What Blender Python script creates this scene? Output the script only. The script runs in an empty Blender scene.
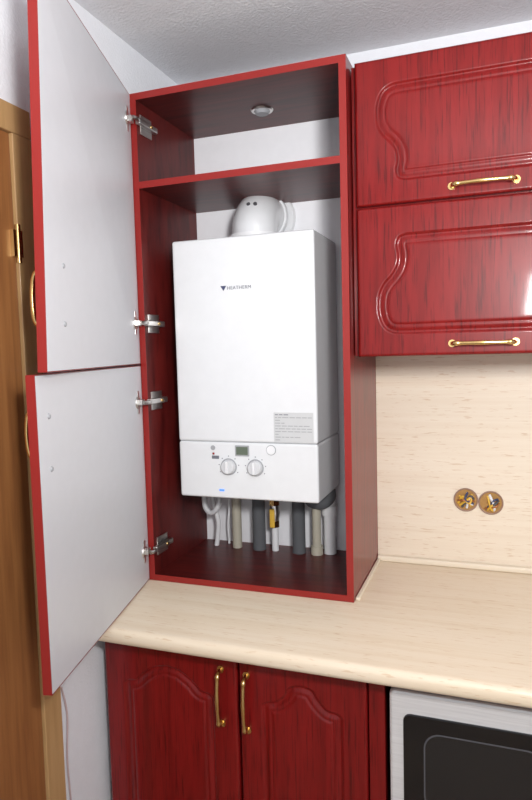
import bpy, bmesh, math, random
import numpy as np
from mathutils import Vector, Matrix

scene = bpy.context.scene
coll = scene.collection

# ------------------------------------------------------------------ materials
def new_mat(name):
    m = bpy.data.materials.new(name); m.use_nodes = True
    nt = m.node_tree
    b = nt.nodes['Principled BSDF']
    return m, nt, b

def plain(name, col, rough=0.5, metal=0.0, coat=0.0, bump=None, emit=None):
    m, nt, b = new_mat(name)
    tc = nt.nodes.new('ShaderNodeTexCoord')
    n = nt.nodes.new('ShaderNodeTexNoise'); n.inputs['Scale'].default_value = 35
    nt.links.new(tc.outputs['Object'], n.inputs['Vector'])
    mx = nt.nodes.new('ShaderNodeMixRGB'); mx.blend_type = 'MIX'
    mx.inputs[1].default_value = (col[0]*.97, col[1]*.97, col[2]*.97, 1)
    mx.inputs[2].default_value = (min(1, col[0]*1.03), min(1, col[1]*1.03), min(1, col[2]*1.03), 1)
    nt.links.new(n.outputs['Fac'], mx.inputs[0]); nt.links.new(mx.outputs[0], b.inputs['Base Color'])
    b.inputs['Roughness'].default_value = rough
    b.inputs['Metallic'].default_value = metal
    b.inputs['Coat Weight'].default_value = coat
    b.inputs['Coat Roughness'].default_value = 0.12
    if bump:
        n2 = nt.nodes.new('ShaderNodeTexNoise'); n2.inputs['Scale'].default_value = bump[0]
        n2.inputs['Detail'].default_value = 6
        nt.links.new(tc.outputs['Object'], n2.inputs['Vector'])
        bp = nt.nodes.new('ShaderNodeBump'); bp.inputs['Strength'].default_value = bump[1]
        bp.inputs['Distance'].default_value = bump[2]
        nt.links.new(n2.outputs['Fac'], bp.inputs['Height']); nt.links.new(bp.outputs[0], b.inputs['Normal'])
    if emit:
        b.inputs['Emission Color'].default_value = (*col, 1); b.inputs['Emission Strength'].default_value = emit
    return m

def grain(name, stops, scale, rough, coat=0.3, detail=5, distort=0.4, fine=None, bump=0.0, spec=0.5, crough=.15):
    m, nt, b = new_mat(name)
    tc = nt.nodes.new('ShaderNodeTexCoord'); mp = nt.nodes.new('ShaderNodeMapping')
    mp.inputs['Scale'].default_value = scale
    nt.links.new(tc.outputs['Object'], mp.inputs['Vector'])
    n = nt.nodes.new('ShaderNodeTexNoise'); n.inputs['Scale'].default_value = 1
    n.inputs['Detail'].default_value = detail; n.inputs['Distortion'].default_value = distort
    n.inputs['Roughness'].default_value = 0.6
    nt.links.new(mp.outputs[0], n.inputs['Vector'])
    cr = nt.nodes.new('ShaderNodeValToRGB')
    els = cr.color_ramp.elements
    while len(els) > 1: els.remove(els[-1])
    els[0].position = stops[0][0]; els[0].color = (*stops[0][1], 1)
    for p, c in stops[1:]:
        e = els.new(p); e.color = (*c, 1)
    nt.links.new(n.outputs['Fac'], cr.inputs[0])
    out = cr.outputs[0]
    if fine:
        mp2 = nt.nodes.new('ShaderNodeMapping'); mp2.inputs['Scale'].default_value = fine[0]
        nt.links.new(tc.outputs['Object'], mp2.inputs['Vector'])
        n2 = nt.nodes.new('ShaderNodeTexNoise'); n2.inputs['Scale'].default_value = 1; n2.inputs['Detail'].default_value = 3
        nt.links.new(mp2.outputs[0], n2.inputs['Vector'])
        r2 = nt.nodes.new('ShaderNodeValToRGB')
        r2.color_ramp.elements[0].position = fine[1]; r2.color_ramp.elements[0].color = (*fine[3], 1)
        r2.color_ramp.elements[1].position = fine[2]; r2.color_ramp.elements[1].color = (1, 1, 1, 1)
        nt.links.new(n2.outputs['Fac'], r2.inputs[0])
        mx = nt.nodes.new('ShaderNodeMixRGB'); mx.blend_type = 'MULTIPLY'; mx.inputs[0].default_value = 1
        nt.links.new(out, mx.inputs[1]); nt.links.new(r2.outputs[0], mx.inputs[2]); out = mx.outputs[0]
    nt.links.new(out, b.inputs['Base Color'])
    b.inputs['Roughness'].default_value = rough
    b.inputs['Coat Weight'].default_value = coat; b.inputs['Coat Roughness'].default_value = crough
    b.inputs['Specular IOR Level'].default_value = spec
    if bump:
        bp = nt.nodes.new('ShaderNodeBump'); bp.inputs['Strength'].default_value = bump; bp.inputs['Distance'].default_value = .001
        nt.links.new(n.outputs['Fac'], bp.inputs['Height']); nt.links.new(bp.outputs[0], b.inputs['Normal'])
    return m

M_red = grain('mahogany_gloss', [(.25, (.115, .003, .003)), (.42, (.175, .005, .005)), (.60, (.215, .007, .007)), (.8, (.165, .005, .005))],
              (20, 20, 1.5), .36, .30, distort=1.8, fine=((210, 210, 10), .35, .46, (.58, .5, .52)), spec=.22, crough=.07)
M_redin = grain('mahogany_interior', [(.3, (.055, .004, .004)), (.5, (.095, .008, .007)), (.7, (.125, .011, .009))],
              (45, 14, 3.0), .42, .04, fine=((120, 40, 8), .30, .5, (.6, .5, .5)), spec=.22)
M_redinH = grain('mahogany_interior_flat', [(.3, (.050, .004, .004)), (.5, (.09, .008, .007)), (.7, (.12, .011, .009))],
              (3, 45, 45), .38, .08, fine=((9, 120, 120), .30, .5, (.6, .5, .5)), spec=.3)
M_edge = plain('red_edge_band', (.27, .013, .010), .4)
M_white = plain('boiler_enamel', (.75, .765, .785), .25, coat=.2)
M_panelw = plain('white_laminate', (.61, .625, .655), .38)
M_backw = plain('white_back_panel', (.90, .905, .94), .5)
M_wall = plain('wall_paint', (.80, .82, .86), .9, bump=(160, .35, .004))
M_ceil = plain('ceiling_texture', (.72, .73, .76), .95, bump=(130, .5, .006))
M_floor = grain('floor_tile', [(.3, (.35, .25, .17)), (.7, (.5, .38, .26))], (4, 4, 4), .4)
M_top = grain('travertine_counter', [(.25, (.72, .59, .43)), (.42, (.77, .65, .49)), (.56, (.80, .69, .54)), (.75, (.76, .64, .48))],
              (1.4, 40, 40), .38, .03, detail=8, distort=.2, fine=((24, 200, 200), .31, .39, (.86, .77, .68)))
M_splash = grain('travertine_splash', [(.25, (.72, .60, .47)), (.42, (.78, .675, .54)), (.58, (.81, .715, .585)), (.75, (.77, .665, .53))],
              (1.0, 10, 50), .3, .12, detail=8, distort=.2, fine=((26, 100, 240), .31, .39, (.84, .75, .67)))
M_trim = plain('beige_trim', (.80, .71, .57), .4)
M_brass = plain('brass', (.68, .47, .20), .24, 1)
M_steel = plain('nickel_steel', (.62, .60, .58), .28, 1)
M_silver = grain('brushed_steel', [(.3, (.68, .69, .71)), (.7, (.80, .81, .83))], (6, 200, 260), .30, 0, spec=.5)
M_silver.node_tree.nodes['Principled BSDF'].inputs['Metallic'].default_value = .25
M_black = plain('black_glass', (.005, .005, .006), .10)
M_dkgrey = plain('dark_screen', (.02, .02, .022), .35)
M_grey = plain('pipe_insulation', (.10, .105, .115), .8)
M_midgrey = plain('grey_plastic', (.35, .36, .38), .5)
M_dot = plain('dark_rubber', (.08, .08, .09), .6)
M_lgrey = plain('light_grey', (.62, .63, .65), .5)
M_label = plain('label_silver', (.57, .58, .59), .5)
M_beige = plain('beige_pipe', (.46, .43, .35), .45)
M_whitep = plain('white_plastic', (.78, .79, .81), .4)
M_yellow = plain('yellow_valve', (.72, .44, .05), .45)
M_blue = plain('blue_mark', (.05, .06, .13), .4)
M_cyan = plain('blue_led', (.05, .2, .9), .4, emit=1.0)
M_lcd = plain('lcd', (.12, .15, .11), .3)
M_ink = plain('label_ink', (.16, .17, .2), .6)
M_copper = plain('copper_wire', (.45, .18, .07), .4, .6)
M_casing = grain('door_casing_wood', [(.3, (.42, .25, .10)), (.7, (.54, .34, .16))], (40, 40, 3), .45)
M_leaf = grain('door_leaf_wood', [(.3, (.22, .085, .028)), (.55, (.30, .125, .040)), (.75, (.35, .155, .052))], (60, 60, 3), .45)

# ------------------------------------------------------------------ helpers
def empty(name):
    e = bpy.data.objects.new(name, None); coll.objects.link(e); e.empty_display_size = .05
    return e

def obj_from(name, verts, faces, mat, parent=None, smooth=False):
    me = bpy.data.meshes.new(name); me.from_pydata([tuple(v) for v in verts], [], faces); me.update()
    if smooth:
        for p in me.polygons: p.use_smooth = True
    o = bpy.data.objects.new(name, me); coll.objects.link(o)
    if mat: me.materials.append(mat)
    if parent: o.parent = parent
    return o

def box(name, x0, x1, y0, y1, z0, z1, mat, parent=None, bevel=0.0, seg=3):
    bm = bmesh.new(); bmesh.ops.create_cube(bm, size=1)
    for v in bm.verts:
        v.co = Vector(((x0+x1)/2+v.co.x*(x1-x0), (y0+y1)/2+v.co.y*(y1-y0), (z0+z1)/2+v.co.z*(z1-z0)))
    if bevel:
        bmesh.ops.bevel(bm, geom=bm.edges[:], offset=bevel, segments=seg, profile=.5, affect='EDGES')
    me = bpy.data.meshes.new(name); bm.to_mesh(me); bm.free()
    if bevel:
        for p in me.polygons: p.use_smooth = True
    me.materials.append(mat)
    o = bpy.data.objects.new(name, me); coll.objects.link(o)
    if bevel:
        md = o.modifiers.new('wn', 'WEIGHTED_NORMAL'); md.keep_sharp = True
    if parent: o.parent = parent
    return o

def multibox(name, boxes, mat, parent=None):
    V = []; F = []
    for x0, x1, y0, y1, z0, z1 in boxes:
        b = len(V)
        V += [(x, y, z) for x in (x0, x1) for y in (y0, y1) for z in (z0, z1)]
        F += [tuple(b+i for i in f) for f in ((0, 1, 3, 2), (4, 6, 7, 5), (0, 4, 5, 1), (2, 3, 7, 6), (0, 2, 6, 4), (1, 5, 7, 3))]
    return obj_from(name, V, F, mat, parent)

def catmull(pts, n=8):
    P = [Vector(p) for p in pts]; P = [P[0]*2-P[1]] + P + [P[-1]*2-P[-2]]
    out = []
    for i in range(1, len(P)-2):
        for k in range(n):
            t = k/n
            out.append(0.5*((2*P[i]) + (P[i+1]-P[i-1])*t + (2*P[i-1]-5*P[i]+4*P[i+1]-P[i+2])*t*t + (3*P[i]-P[i-1]-3*P[i+1]+P[i+2])*t**3))
    out.append(P[-2]); return out

def tube(name, pts, rad, mat, parent=None, seg=20, smooth_n=0, caps=True):
    pts = [Vector(p) for p in pts]
    if not hasattr(rad, '__len__'): rad = [rad]*len(pts)
    if smooth_n:
        n0 = len(pts); q = catmull(pts, smooth_n)
        rad = [float(np.interp(i/smooth_n, range(n0), rad)) for i in range(len(q))]; pts = q
    V = []; F = []
    t0 = (pts[1]-pts[0]).normalized()
    nrm = t0.orthogonal().normalized()
    for i, p in enumerate(pts):
        if i == 0: t = t0
        elif i == len(pts)-1: t = (pts[i]-pts[i-1]).normalized()
        else:
            t = (pts[i+1]-pts[i-1])
            t = t.normalized() if t.length > 1e-9 else t0
        nrm = (nrm - t*nrm.dot(t)).normalized(); bn = t.cross(nrm)
        for k in range(seg):
            a = 2*math.pi*k/seg
            V.append(p + (nrm*math.cos(a)+bn*math.sin(a))*rad[i])
    n = len(pts)
    for i in range(n-1):
        for k in range(seg):
            k2 = (k+1) % seg
            F.append((i*seg+k, i*seg+k2, (i+1)*seg+k2, (i+1)*seg+k))
    if caps:
        F.append(tuple(range(seg))[::-1]); F.append(tuple((n-1)*seg+k for k in range(seg)))
    o = obj_from(name, V, F, mat, parent, True)
    for p in o.data.polygons:
        if len(p.vertices) > 4: p.use_smooth = False
    md = o.modifiers.new('es', 'EDGE_SPLIT'); md.split_angle = math.radians(50)
    return o

def rrect(x0, x1, z0, z1, r, n=6):
    out = []
    for cx, cz, a0 in ((x1-r, z1-r, 0), (x0+r, z1-r, 90), (x0+r, z0+r, 180), (x1-r, z0+r, 270)):
        for k in range(n+1):
            a = math.radians(a0+90*k/n); out.append((cx+r*math.cos(a), cz+r*math.sin(a)))
    return out

def plate(name, poly, y0, y1, mat, parent=None, bevel=0):
    bm = bmesh.new()
    vs = [bm.verts.new((x, y0, z)) for x, z in poly]
    f = bm.faces.new(vs)
    r = bmesh.ops.extrude_face_region(bm, geom=[f])
    for v in r['geom']:
        if isinstance(v, bmesh.types.BMVert): v.co.y = y1
    bmesh.ops.recalc_face_normals(bm, faces=bm.faces[:])
    if bevel:
        es = [e for e in bm.edges if all(abs(v.co.y-y0) < 1e-6 for v in e.verts)]
        bmesh.ops.bevel(bm, geom=es, offset=bevel, segments=2, profile=.5, affect='EDGES')
    me = bpy.data.meshes.new(name); bm.to_mesh(me); bm.free(); me.materials.append(mat)
    o = bpy.data.objects.new(name, me); coll.objects.link(o)
    if parent: o.parent = parent
    return o

def ring_frame(name, outer, inner, y0, y1, mat, parent=None):
    n = len(outer); V = []; F = []
    for y in (y0, y1):
        V += [(x, y, z) for x, z in outer]; V += [(x, y, z) for x, z in inner]
    for i in range(n):
        j = (i+1) % n
        F += [(i, j, n+j, n+i), (2*n+i, 3*n+i, 3*n+j, 2*n+j), (i, 2*n+i, 2*n+j, j), (n+i, n+j, 3*n+j, 3*n+i)]
    o = obj_from(name, V, F, mat, parent)
    bm = bmesh.new(); bm.from_mesh(o.data); bmesh.ops.recalc_face_normals(bm, faces=bm.faces[:]); bm.to_mesh(o.data); bm.free()
    return o

def sample2d(pts, n=8):
    q = catmull([(p[0], 0, p[1]) for p in pts], n)
    return [(v.x, v.z) for v in q]

def routed_front(name, x0, x1, z0, z1, yf, outline, mat, parent, step=.0025, th=.018):
    """cabinet front with a real routed groove following outline (closed polyline in XZ)"""
    nx = int(round((x1-x0)/step))+1; nz = int(round((z1-z0)/step))+1
    xs = np.linspace(x0, x1, nx); zs = np.linspace(z0, z1, nz)
    X, Zg = np.meshgrid(xs, zs); px = X.ravel(); pz = Zg.ravel()
    O = np.array(outline); A = O; B = np.roll(O, -1, axis=0)
    dist = np.full(px.shape, 1e9); inside = np.zeros(px.shape, bool)
    for (ax, az), (bx, bz) in zip(A, B):
        dx, dz = bx-ax, bz-az; L = dx*dx+dz*dz
        if L < 1e-12: continue
        t = np.clip(((px-ax)*dx+(pz-az)*dz)/L, 0, 1)
        dist = np.minimum(dist, np.hypot(px-ax-t*dx, pz-az-t*dz))
        c = (az > pz) != (bz > pz)
        with np.errstate(divide='ignore', invalid='ignore'):
            xi = ax+(pz-az)*dx/(dz if dz != 0 else 1e-12)
        inside ^= c & (px < xi)
    sd = np.where(inside, dist, -dist)
    dep = np.interp(sd, [-.001, .003, .006, .014, .019, .022, .026, .03], [0, .0050, .0055, .0025, .0018, .0035, .0004, 0])
    e = np.minimum(np.minimum(px-x0, x1-px), np.minimum(pz-z0, z1-pz))
    dep += .005*np.clip(1-e/.006, 0, 1)**2
    V = np.stack([px, yf+dep, pz], 1).tolist()
    idx = np.arange(nx*nz).reshape(nz, nx)
    F = np.stack([idx[:-1, :-1], idx[:-1, 1:], idx[1:, 1:], idx[1:, :-1]], -1).reshape(-1, 4).tolist()
    per = list(idx[0, :]) + list(idx[1:, -1]) + list(idx[-1, -2::-1]) + list(idx[-2:0:-1, 0])
    base = len(V)
    for i in per: V.append([V[i][0], yf+th, V[i][2]])
    n = len(per)
    for k in range(n):
        k2 = (k+1) % n; F.append([int(per[k]), base+k, base+k2, int(per[k2])])
    F.append([base+k for k in range(n)][::-1])
    o = obj_from(name, V, F, mat, parent, True)
    for p in list(o.data.polygons)[-(n+1):]: p.use_smooth = False
    return o

def handle(name, c, L, axis, mat, parent, out=(0, -1, 0), H=.024):
    c = Vector(c); a = Vector(axis); o = Vector(out)
    prof = [(-.5, 0, .006), (-.49, .35, .0055), (-.47, .75, .006), (-.42, .95, .0075), (-.36, 1, .0055), (-.2, 1.12, .0050), (0, 1.18, .0062),
            (.2, 1.12, .0050), (.36, 1, .0055), (.42, .95, .0075), (.47, .75, .006), (.49, .35, .0055), (.5, 0, .006)]
    tube(name, [c+a*(s*L)+o*(h*H) for s, h, r in prof], [r*.88 for s, h, r in prof], mat, parent, 14, 5)
    for i, s in enumerate((-.5, .5)):
        p = c+a*(s*L); tube(name+'_foot_%d' % (i+1), [p, p+o*.004], .009, mat, parent, 16)

# ------------------------------------------------------------------ room shell
box('wall_back', -.15, 2.9, 0, .12, 0, 2.39, M_wall)
multibox('wall_left', [(-.15, -.03, -.815, 0, 0, 2.39), (-.15, -.03, -3.2, -1.605, 0, 2.39), (-.15, -.03, -1.605, -.815, 1.996, 2.39)], M_wall)
box('wall_right', 2.78, 2.9, -3.2, 0, 0, 2.39, M_wall)
box('floor', -.15, 2.9, -3.2, .12, -.1, 0, M_floor)
box('ceiling', -.15, 2.9, -3.2, .12, 2.39, 2.5, M_ceil)

dr = empty('door_1')
box('casing_side', -.0295, -.010, -.815, -.757, 0, 1.9935, M_casing, dr, .002)
box('casing_top', -.0295, -.010, -1.66, -.757, 1.994, 2.053, M_casing, dr, .002)
box('casing_far', -.0295, -.010, -1.66, -1.605, 0, 1.9935, M_casing, dr, .002)
box('leaf', -.070, -.018, -1.604, -.8155, .005, 1.9930, M_leaf, dr, .002)
for i, z in enumerate((1.764, .25)):
    tube('hinge_%d' % (i+1), [(-.010, -.815, z-.040), (-.010, -.815, z+.040)], .006, M_brass, dr, 12)
    box('hinge_plate_%d' % (i+1), -.020, -.0085, -.830, -.803, z-.028, z+.028, M_brass, dr)

# ------------------------------------------------------------------ base cabinets
base = empty('base_cabinet')
box('carcass_left', -.0037, .715, -.572, -.02, .10, .83, M_redin, base)
box('plinth', 0, 1.82, -.54, -.52, 0, .10, M_red, base)
box('plinth_back', 0, 1.82, -.10, -.08, 0, .10, M_red, base)
box('carcass_niche_bottom', .715, 1.24, -.572, -.02, .10, .44, M_redin, base)
box('carcass_niche_back', .715, 1.24, -.06, -.02, .44, .83, M_redin, base)
box('carcass_right', 1.24, 1.82, -.572, -.02, .10, .83, M_redin, base)
box('niche_rail', .680, 1.24, -.590, -.555, .800, .83, M_red, base, .002)
box('stile', .680, .716, -.590, -.571, .10, .799, M_red, base, .002)

def arch_outline(xl, xr, zb, zsh, ztop, r=.02):
    cx = (xl+xr)/2; hw = (xr-xl)/2
    left = [(xl, zb+r), (xl, zsh-.006), (xl+.012, zsh+.004), (xl+.034, zsh+.008), (xl+.055, zsh+.028), (xl+hw*.72, ztop-.007), (cx, ztop)]
    q = sample2d(left[1:], 7)
    right = [(2*cx-x, z) for x, z in q[::-1]][1:]
    return [(xl, zb), (xl, (zb+zsh)/2)] + q + right + [(xr, (zb+zsh)/2), (xr, zb)]

routed_front('door_left', -.0037, .3655, .105, .826, -.591, arch_outline(.052, .302, .165, .695, .752), M_red, base)
routed_front('door_right', .3705, .6765, .105, .826, -.591, arch_outline(.428, .620, .165, .700, .756), M_red, base)
routed_front('door_far', 1.245, 1.815, .105, .826, -.591, arch_outline(1.31, 1.75, .165, .700, .756), M_red, base, step=.004)
routed_front('drawer_front', .720, 1.238, .105, .435, -.591, rrect(.78, 1.18, .165, .375, .02), M_red, base, step=.004)
handle('handle_left', (.325, -.591, .700), .135, (0, 0, 1), M_brass, base)
handle('handle_right', (.391, -.591, .695), .135, (0, 0, 1), M_brass, base)

prof = [(0, .870), (-.660, .870), (-.668, .8685), (-.674, .864), (-.677, .857), (-.677, .843), (-.674, .836), (-.668, .832), (-.66, .8305), (0, .8305)]
V = []; F = []
for x in (-.029, 1.84):
    V += [(x, y, z) for y, z in prof]
n = len(prof)
for i in range(n):
    j = (i+1) % n; F.append((i, j, n+j, n+i))
F.append(tuple(range(n))[::-1]); F.append(tuple(range(n, 2*n)))
ct = obj_from('countertop', V, F, M_top, None, True)
md = ct.modifiers.new('es', 'EDGE_SPLIT'); md.split_angle = math.radians(40)
bm = bmesh.new(); bm.from_mesh(ct.data); bmesh.ops.recalc_face_normals(bm, faces=bm.faces[:]); bm.to_mesh(ct.data); bm.free()

bs = empty('backsplash')
box('panel', .6005, 1.84, -.008, 0, .870, 1.503, M_splash, bs)
box('bottom_trim', .6005, 1.84, -.024, -.008, .870, .888, M_trim, bs, .005)
box('side_trim', .6005, .612, -.345, -.024, .870, .879, M_trim, bs, .003)

# ------------------------------------------------------------------ tall cabinet
tc = empty('tall_cabinet')
D = .3588; T = .018; ZT = 2.231; Zs = 1.995
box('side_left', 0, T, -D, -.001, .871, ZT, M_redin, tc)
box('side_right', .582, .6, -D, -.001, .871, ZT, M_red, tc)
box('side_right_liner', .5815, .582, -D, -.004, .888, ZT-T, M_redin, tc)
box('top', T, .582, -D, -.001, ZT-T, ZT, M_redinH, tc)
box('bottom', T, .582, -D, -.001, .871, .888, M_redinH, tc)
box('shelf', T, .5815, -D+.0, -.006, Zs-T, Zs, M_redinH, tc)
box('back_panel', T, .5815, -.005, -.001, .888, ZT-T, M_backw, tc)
e = .0015
box('edge_left', 0, T, -D-e, -D, .871, ZT, M_edge, tc)
box('edge_right', .582, .6, -D-e, -D, .871, ZT, M_edge, tc)
box('edge_top', T, .582, -D-e, -D, ZT-T, ZT, M_edge, tc)
box('edge_bottom', T, .582, -D-e, -D, .871, .888, M_edge, tc)
box('edge_shelf', T, .582, -D-e, -D, Zs-T, Zs, M_edge, tc)
tube('downlight_ring', [(.308, -.151, ZT-T), (.308, -.151, ZT-T-.004)], [.033, .030], M_steel, tc, 32)
tube('downlight_lens', [(.308, -.151, ZT-T-.003), (.308, -.151, ZT-T-.012)], [.024, .018], M_midgrey, tc, 32)

H0 = Vector((0.0, -D-.002, 0))
def leaf(pref, ang, z0, z1, hz, handle_z, hl, screws, warp=0.0):
    TH = math.radians(ang)
    ax = Vector((math.cos(TH), -math.sin(TH), 0)); nn = Vector((math.sin(TH), math.cos(TH), 0))
    Mrot = Matrix(((ax.x, nn.x, 0, H0.x), (ax.y, nn.y, 0, H0.y), (0, 0, 1, 0), (0, 0, 0, 1)))
    W = .622
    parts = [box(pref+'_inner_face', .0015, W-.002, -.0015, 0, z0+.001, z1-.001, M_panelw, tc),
             box(pref+'_slab', 0, W, -.018, -.0015, z0, z1, M_red, tc),
             box(pref+'_free_edge', W, W+.0015, -.018, 0, z0, z1, M_edge, tc),
             box(pref+'_top_edge', 0, W, -.018, 0, z1, z1+.001, M_edge, tc),
             box(pref+'_bottom_edge', 0, W, -.018, 0, z0-.001, z0, M_edge, tc),
             tube(pref+'_handle', [(W-.045, -.018-h*.024, handle_z+s*hl) for s, h in ((-1, 0), (-.95, .6), (-.7, 1), (0, 1.15), (.7, 1), (.95, .6), (1, 0))],
                  [.005, .005, .005, .0045, .005, .005, .005], M_brass, tc, 12, 5)]
    for i, (s, z) in enumerate(screws):
        parts.append(tube(pref+'_screw_%d' % i, [(s, 0, z), (s, .003, z)], [.006, .004], M_midgrey, tc, 12))
    for i, z in enumerate(hz):
        parts.append(tube(pref+'_cup_%d' % i, [(.040, -.002, z), (.040, .004, z)], [.0185, .017], M_steel, tc, 24))
        parts.append(box(pref+'_cup_wing_%d' % i, .030, .044, 0, .0025, z-.032, z+.032, M_steel, tc, .001))
        parts.append(box(pref+'_cup_screw_%d' % i, .018, .044, .002, .014, z-.008, z+.008, M_steel, tc, .002))
    for p in parts:
        if warp:   # the tall leaf is slightly twisted: its free top corner stands a little further in
            for v in p.data.vertices:
                v.co.y += warp*(v.co.x/W)*((v.co.z-z0)/(z1-z0))
        p.matrix_world = Mrot
leaf('leaf_lower', 76.9, .874, 1.490, (1.389, .966), 1.373, .05, ((.575, 1.409), (.575, 1.306)))
leaf('leaf_upper', 74.6, 1.496, 2.229, (2.153, 1.608), 1.635, .055, ((.535, 1.700), (.535, 1.587)), .020)
for i, z in enumerate((2.153, 1.608, 1.389, .966)):
    box('hinge_plate_%d' % i, T, T+.004, -.345, -.285, z-.026, z+.026, M_steel, tc, .001)
    box('hinge_arm_%d' % i, T+.003, T+.018, -.372, -.275, z-.008, z+.008, M_steel, tc, .003)
    tube('hinge_link_%d' % i, [(T+.010, -.365, z), (T+.018, -.385, z), (T+.012, -.400, z)], .006, M_steel, tc, 10, 4)
    tube('hinge_screw_%d' % i, [(T+.018, -.31, z), (T+.020, -.31, z)], .005, M_brass, tc, 12)

# ------------------------------------------------------------------ upper cabinets
uc = empty('wall_cabinet')
box('carcass', .603, 1.82, -.311, -.001, 1.504, 2.216, M_red, uc)
zt, zb = 2.158, 1.927
leftU = [(.730, zt), (.704, zt-.002), (.684, zt-.012), (.671, zt-.032), (.665, zt-.062), (.668, zt-.095), (.681, zt-.120), (.699, zt-.139), (.712, zt-.160),
         (.715, zt-.182), (.711, zt-.205), (.717, zt-.224), (.735, zb)]
def flap_outline(xc, top, bot, flip):
    q = sample2d(leftU, 5)
    q = [(x-.914, (z-zb)/(zt-zb)) for x, z in q]
    if flip: q = [(x, 1-z) for x, z in q][::-1]
    q = [(xc+x, bot+(top-bot)*z) for x, z in q]
    r = [(2*xc-x, z) for x, z in q[::-1]]
    return q + r
for k, (xa, xb) in enumerate(((.614, 1.214), (1.218, 1.818))):
    xc = (xa+xb)/2
    routed_front('flap_upper_%d' % k, xa, xb, 1.8735, 2.219, -.33, flap_outline(xc, 2.158, 1.927, False), M_red, uc, step=.0025 if k == 0 else .004)
    routed_front('flap_lower_%d' % k, xa, xb, 1.502, 1.8685, -.33, flap_outline(xc, 1.800, 1.557, True), M_red, uc, step=.0025 if k == 0 else .004)
    handle('flap_handle_upper_%d' % k, (xc, -.33, 1.899), .142, (1, 0, 0), M_brass, uc)
    handle('flap_handle_lower_%d' % k, (xc, -.33, 1.530), .142, (1, 0, 0), M_brass, uc)

# ------------------------------------------------------------------ boiler
bo = empty('wall_hung_boiler')
bx0, bx1, by, bz0, bz1 = .0634, .4874, -.2705, 1.1008, 1.843
box('cover', bx0, bx1, by, -.022, 1.2660, bz1, M_white, bo, .007, 4)
box('control_panel', bx0, bx1, by, -.022, bz0, 1.2648, M_white, bo, .007, 4)
box('seam_core', bx0+.004, bx1-.004, by+.005, -.025, 1.255, 1.275, M_midgrey, bo)
box('wall_bracket', bx0+.05, bx1-.05, -.022, -.005, bz1-.12, bz1-.05, M_steel, bo)
box('base_plate', bx0+.02, bx1-.02, by+.03, -.03, bz0-.006, bz0+.002, M_dkgrey, bo)
fx, fy = .268, -.125
tube('flue_collar', [(fx, fy, bz1-.002), (fx, fy, bz1+.022)], .078, M_whitep, bo, 40)
pts = [(fx, fy, bz1+.01), (fx, fy, bz1+.035)]
for k in range(1, 10):
    a = math.radians(10*k)
    pts.append((fx, fy+.055*(1-math.cos(a)), bz1+.035+.055*math.sin(a)))
pts.append((fx, -.006, bz1+.09))
tube('flue_elbow', pts, [.066, .068]+[.068]*(len(pts)-2), M_white, bo, 40)
tube('flue_rosette', [(fx, -.006, bz1+.09), (fx, -.016, bz1+.09)], [.09, .086], M_whitep, bo, 40)
tube('flue_joint', [(fx, -.05, bz1+.09), (fx, -.03, bz1+.09)], .074, M_whitep, bo, 40)
for i, dx in enumerate((-.002, .018)):
    d = Vector((dx, -.098, .068)).normalized(); p = Vector((fx, fy+.055, bz1+.035))
    tube('flue_test_point_%d' % i, [p+d*.100, p+d*.1255], .0055, M_dot, bo, 14)
yf = by-.0008
tri = [(.213, 1.7075), (.231, 1.7075), (.222, 1.694)]
plate('logo_mark', tri, yf, by+.001, M_blue, bo)
fc = bpy.data.curves.new('logo_text', 'FONT'); fc.body = 'HEATHERM'; fc.size = .0135; fc.extrude = .0003; fc.space_character = 1.08
fo = bpy.data.objects.new('logo_text', fc); coll.objects.link(fo); fo.location = (.233, yf, 1.6965); fo.rotation_euler = (math.pi/2, 0, 0)
fo.data.materials.append(M_ink); fo.parent = bo
plate('info_label', rrect(.362, .476, 1.270, 1.352, .002), yf, by+.001, M_label, bo)
random.seed(3)
for i in range(10):
    z = 1.346-.0078*i
    x = .366
    while x < .468:
        w_ = random.uniform(.006, .018); x2 = min(x+w_, .472)
        box('label_text_%d_%d' % (i, int(x*1000)), x, x2, yf-.0003, yf, z-.0012, z+.0010, M_midgrey if i else M_ink, bo)
        x = x2+.003
        if random.random() < .07: break
plate('display_bezel', rrect(.243, .286, 1.226, 1.257, .002), yf-.001, by+.001, M_midgrey, bo)
plate('display', rrect(.247, .282, 1.230, 1.253, .001), yf-.0016, by+.001, M_lcd, bo)
for i, kx in enumerate((.222, .304)):
    tube('knob_ring_%d' % i, [(kx, by+.001, 1.194), (kx, by-.002, 1.194)], .0245, M_midgrey, bo, 36)
    tube('knob_%d' % i, [(kx, by, 1.194), (kx, by-.014, 1.194), (kx, by-.016, 1.194)], [.0215, .0195, .017], M_lgrey, bo, 36)
    box('knob_grip_%d' % i, kx-.004, kx+.004, by-.021, by-.012, 1.177, 1.211, M_whitep, bo, .002)
    for k in range(7):
        a = math.radians(210-k*40); r = .031
        tube('knob_tick_%d_%d' % (i, k), [(kx+r*math.cos(a), by, 1.194+r*math.sin(a)), (kx+r*math.cos(a), yf, 1.194+r*math.sin(a))], .0016, M_ink, bo, 8)
tube('button_round', [(.352, by+.001, 1.246), (.352, by-.003, 1.246)], .0125, M_whitep, bo, 28)
tube('button_round_ring', [(.352, by+.001, 1.246), (.352, by-.001, 1.246)], .0145, M_midgrey, bo, 28)
tube('button_small', [(.174, by+.001, 1.248), (.174, by-.002, 1.248)], .007, M_midgrey, bo, 20)
plate('power_switch', rrect(.170, .192, 1.216, 1.225, .001), yf-.001, by+.001, M_ink, bo)
plate('warning_dot', rrect(.172, .178, 1.228, 1.234, .001), yf-.001, by+.001, M_edge, bo)
plate('status_led', rrect(.190, .206, 1.1225, 1.1275, .002), yf-.001, by+.001, M_cyan, bo)

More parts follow.
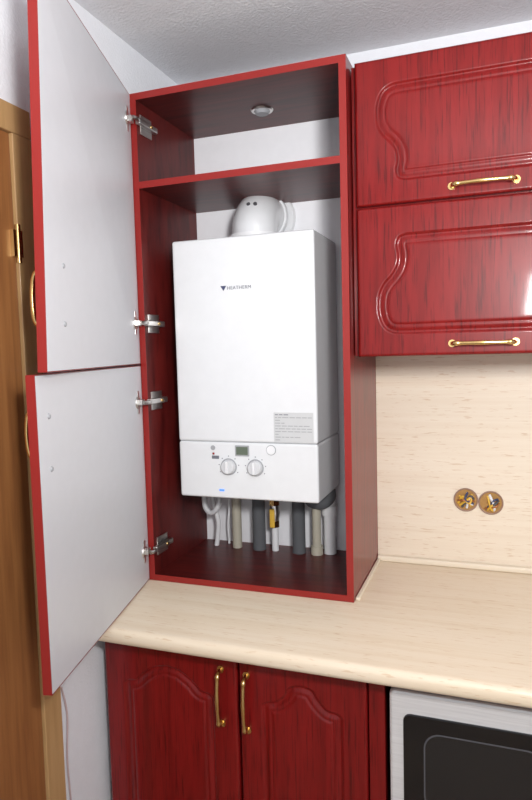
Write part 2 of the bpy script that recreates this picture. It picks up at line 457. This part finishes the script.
# ------------------------------------------------------------------ pipework
pp = empty('boiler_pipework')
yb = -.06
def pipe(n, x, r, mat, y=yb, z1=1.10, z0=.888):
    tube(n, [(x, y, z0), (x, y, z1)], r, mat, pp, 20)
pipe('drain_pipe', .152, .0155, M_beige); tube('drain_nut', [(.152, yb, 1.055), (.152, yb, 1.09)], .021, M_beige, pp, 6)
pipe('insulated_pipe_1', .229, .021, M_grey)
pipe('gas_pipe', .283, .011, M_whitep)
tube('gas_nut_1', [(.283, yb, 1.035), (.283, yb, 1.060)], .017, M_brass, pp, 6)
tube('gas_nut_2', [(.283, yb, .965), (.283, yb, .985)], .016, M_brass, pp, 6)
tube('gas_valve_body', [(.283, yb, .985), (.283, yb, 1.01), (.283, yb, 1.035)], [.013, .018, .013], M_steel, pp, 20)
box('gas_valve_handle', .275, .292, yb-.030, yb-.022, .968, 1.028, M_yellow, pp, .004)
pipe('insulated_pipe_2', .362, .0205, M_grey)
pipe('return_pipe', .420, .014, M_beige)
tube('return_collar', [(.420, yb, .888), (.420, yb, .915)], .019, M_beige, pp, 20)
tube('trap_elbow', [(.470, yb-.02, 1.098), (.470, yb-.02, 1.075), (.450, yb-.02, 1.055), (.42, yb-.01, 1.050), (.398, yb, 1.060), (.392, yb, 1.098)], .017, M_grey, pp, 18, 5)
pipe('waste_pipe', .457, .019, M_whitep, y=-.04)
tube('waste_socket', [(.457, -.04, 1.01), (.457, -.04, 1.04)], .024, M_whitep, pp, 20)
box('junction_plate', .318, .345, -.012, -.005, .95, 1.10, M_whitep, pp, .002)
tube('flexible_hose', [(.060, -.09, 1.10), (.058, -.10, 1.06), (.066, -.11, 1.025), (.085, -.11, 1.010), (.108, -.11, 1.030), (.112, -.10, 1.07), (.100, -.09, 1.10)], .0085, M_lgrey, pp, 14, 6)
tube('flexible_hose_tail', [(.072, -.07, 1.10), (.076, -.07, 1.03), (.088, -.065, .97), (.082, -.06, .92), (.078, -.06, .888)], .008, M_whitep, pp, 14, 6)
tube('cable', [(.120, -.05, 1.10), (.122, -.05, 1.02), (.112, -.04, .95), (.110, -.03, .888)], .004, M_whitep, pp, 10, 6)

# ------------------------------------------------------------------ wall boxes
for k, (x, z) in enumerate(((.860, 1.073), (.929, 1.068))):
    so = empty('socket_box' if k == 0 else 'socket_box.001')
    n = 40
    V = []; F = []
    ring = [(.0345, -.008), (.0345, -.0115), (.0315, -.0115), (.0305, -.0085), (.0290, -.0083)]
    for r, y in ring:
        for i in range(n):
            a = 2*math.pi*i/n; V.append((x+r*math.cos(a), y, z+r*math.sin(a)))
    for j in range(len(ring)-1):
        for i in range(n):
            i2 = (i+1) % n; F.append((j*n+i, j*n+i2, (j+1)*n+i2, (j+1)*n+i))
    obj_from('rim', V, F, plain('box_rim_%d' % k, (.33, .20, .14), .5), so, True)
    tube('plaster_fill', [(x, -.0078, z), (x, -.0092, z)], .030, plain('box_fill_%d' % k, (.40, .22, .07), .8, bump=(200, .6, .004)), so, 32)
    random.seed(5+k)
    for w, m in enumerate((M_yellow, M_blue, M_whitep, M_yellow, M_whitep, M_yellow, M_copper, M_dot)):
        a = random.uniform(0, 6.28); b = a+random.uniform(1.8, 3.6)
        p0 = (x+.024*math.cos(a), -.010, z+.024*math.sin(a)); p2 = (x+.022*math.cos(b), -.010, z+.022*math.sin(b))
        pm = (x+random.uniform(-.014, .014), -.017-random.uniform(0, .006), z+random.uniform(-.014, .014))
        tube('wire_%d' % w, [p0, pm, p2], .0032, m, so, 8, 8)

# ------------------------------------------------------------------ microwave
mw = empty('microwave_oven')
mx0, mx1, mz0, mz1 = .727, 1.225, .470, .789
box('housing', mx0+.01, mx1-.01, -.575, -.12, mz0+.01, mz1-.005, M_dkgrey, mw)
for i, x in enumerate((mx0+.05, mx1-.05)):
    box('foot_%d' % i, x-.02, x+.02, -.54, -.16, .4405, mz0+.012, M_dkgrey, mw)
plate('front_frame', rrect(mx0, mx1, mz0, mz1, .012), -.602, -.575, M_silver, mw, .006)
plate('glass_door', rrect(.757, 1.075, .500, .741, .016), -.606, -.600, M_black, mw, .002)
ring_frame('window_ring', rrect(.800, 1.040, .530, .708, .035), rrect(.803, 1.037, .533, .705, .033), -.6068, -.6055, M_dot, mw)
plate('window_mesh', rrect(.803, 1.037, .533, .705, .033), -.6064, -.6055, plain('mesh_dark', (.012, .012, .013), .2), mw)
plate('controls', rrect(1.095, 1.205, .500, .741, .010), -.605, -.600, M_dkgrey, mw, .001)
for i, z in enumerate((.60, .53)):
    tube('dial_%d' % i, [(1.15, -.604, z+.01), (1.15, -.622, z+.01)], [.024, .021], M_silver, mw, 32)
plate('clock', rrect(1.11, 1.19, .69, .72, .003), -.6062, -.604, M_lcd, mw)

tube('wall_cable', [(-.026, -.735, .74), (-.026, -.720, .66), (-.026, -.728, .55), (-.026, -.722, .40), (-.026, -.722, .02)], .0022,
     plain('cable_pink', (.55, .42, .42), .5), None, 8, 8)

# ------------------------------------------------------------------ lights
def area(name, loc, target, size, power, col=(1, 1, 1), sy=None):
    l = bpy.data.lights.new(name, 'AREA'); l.energy = power; l.size = size; l.color = col
    if sy: l.shape = 'RECTANGLE'; l.size_y = sy
    o = bpy.data.objects.new(name, l); coll.objects.link(o); o.location = loc
    o.rotation_euler = (Vector(target)-Vector(loc)).to_track_quat('-Z', 'Y').to_euler()
    return o
area('bounce_flash', (1.2, -1.9, 1.75), (1.0, -1.1, 2.39), .25, 24, (1, .99, .98))
area('camera_flash', (1.27, -2.0, 1.88), (.5, 0, 1.4), .12, 13, (1, .99, .98))

w = bpy.data.worlds.new('world'); scene.world = w; w.use_nodes = True
w.node_tree.nodes['Background'].inputs[0].default_value = (.95, .97, 1, 1)
w.node_tree.nodes['Background'].inputs[1].default_value = .85
scene.view_settings.view_transform = 'Standard'
scene.view_settings.exposure = 0.0

# ------------------------------------------------------------------ camera
ya, pi_, ro = [math.radians(a) for a in (20.0643, 4.5693, -1.5013)]
fw = Vector((-math.sin(ya)*math.cos(pi_), math.cos(ya)*math.cos(pi_), -math.sin(pi_)))
rt = Vector((math.cos(ya), math.sin(ya), 0)); up = rt.cross(fw)
R = rt*math.cos(ro)+up*math.sin(ro); U = -rt*math.sin(ro)+up*math.cos(ro)
cam = bpy.data.cameras.new('camera'); co = bpy.data.objects.new('camera', cam); coll.objects.link(co)
co.matrix_world = Matrix(((R.x, U.x, -fw.x, .9438), (R.y, U.y, -fw.y, -1.9219), (R.z, U.z, -fw.z, 1.5272), (0, 0, 0, 1)))
cam.sensor_fit = 'VERTICAL'; cam.sensor_height = 24; cam.lens = 633.635*24/800; cam.clip_start = .02
scene.camera = co
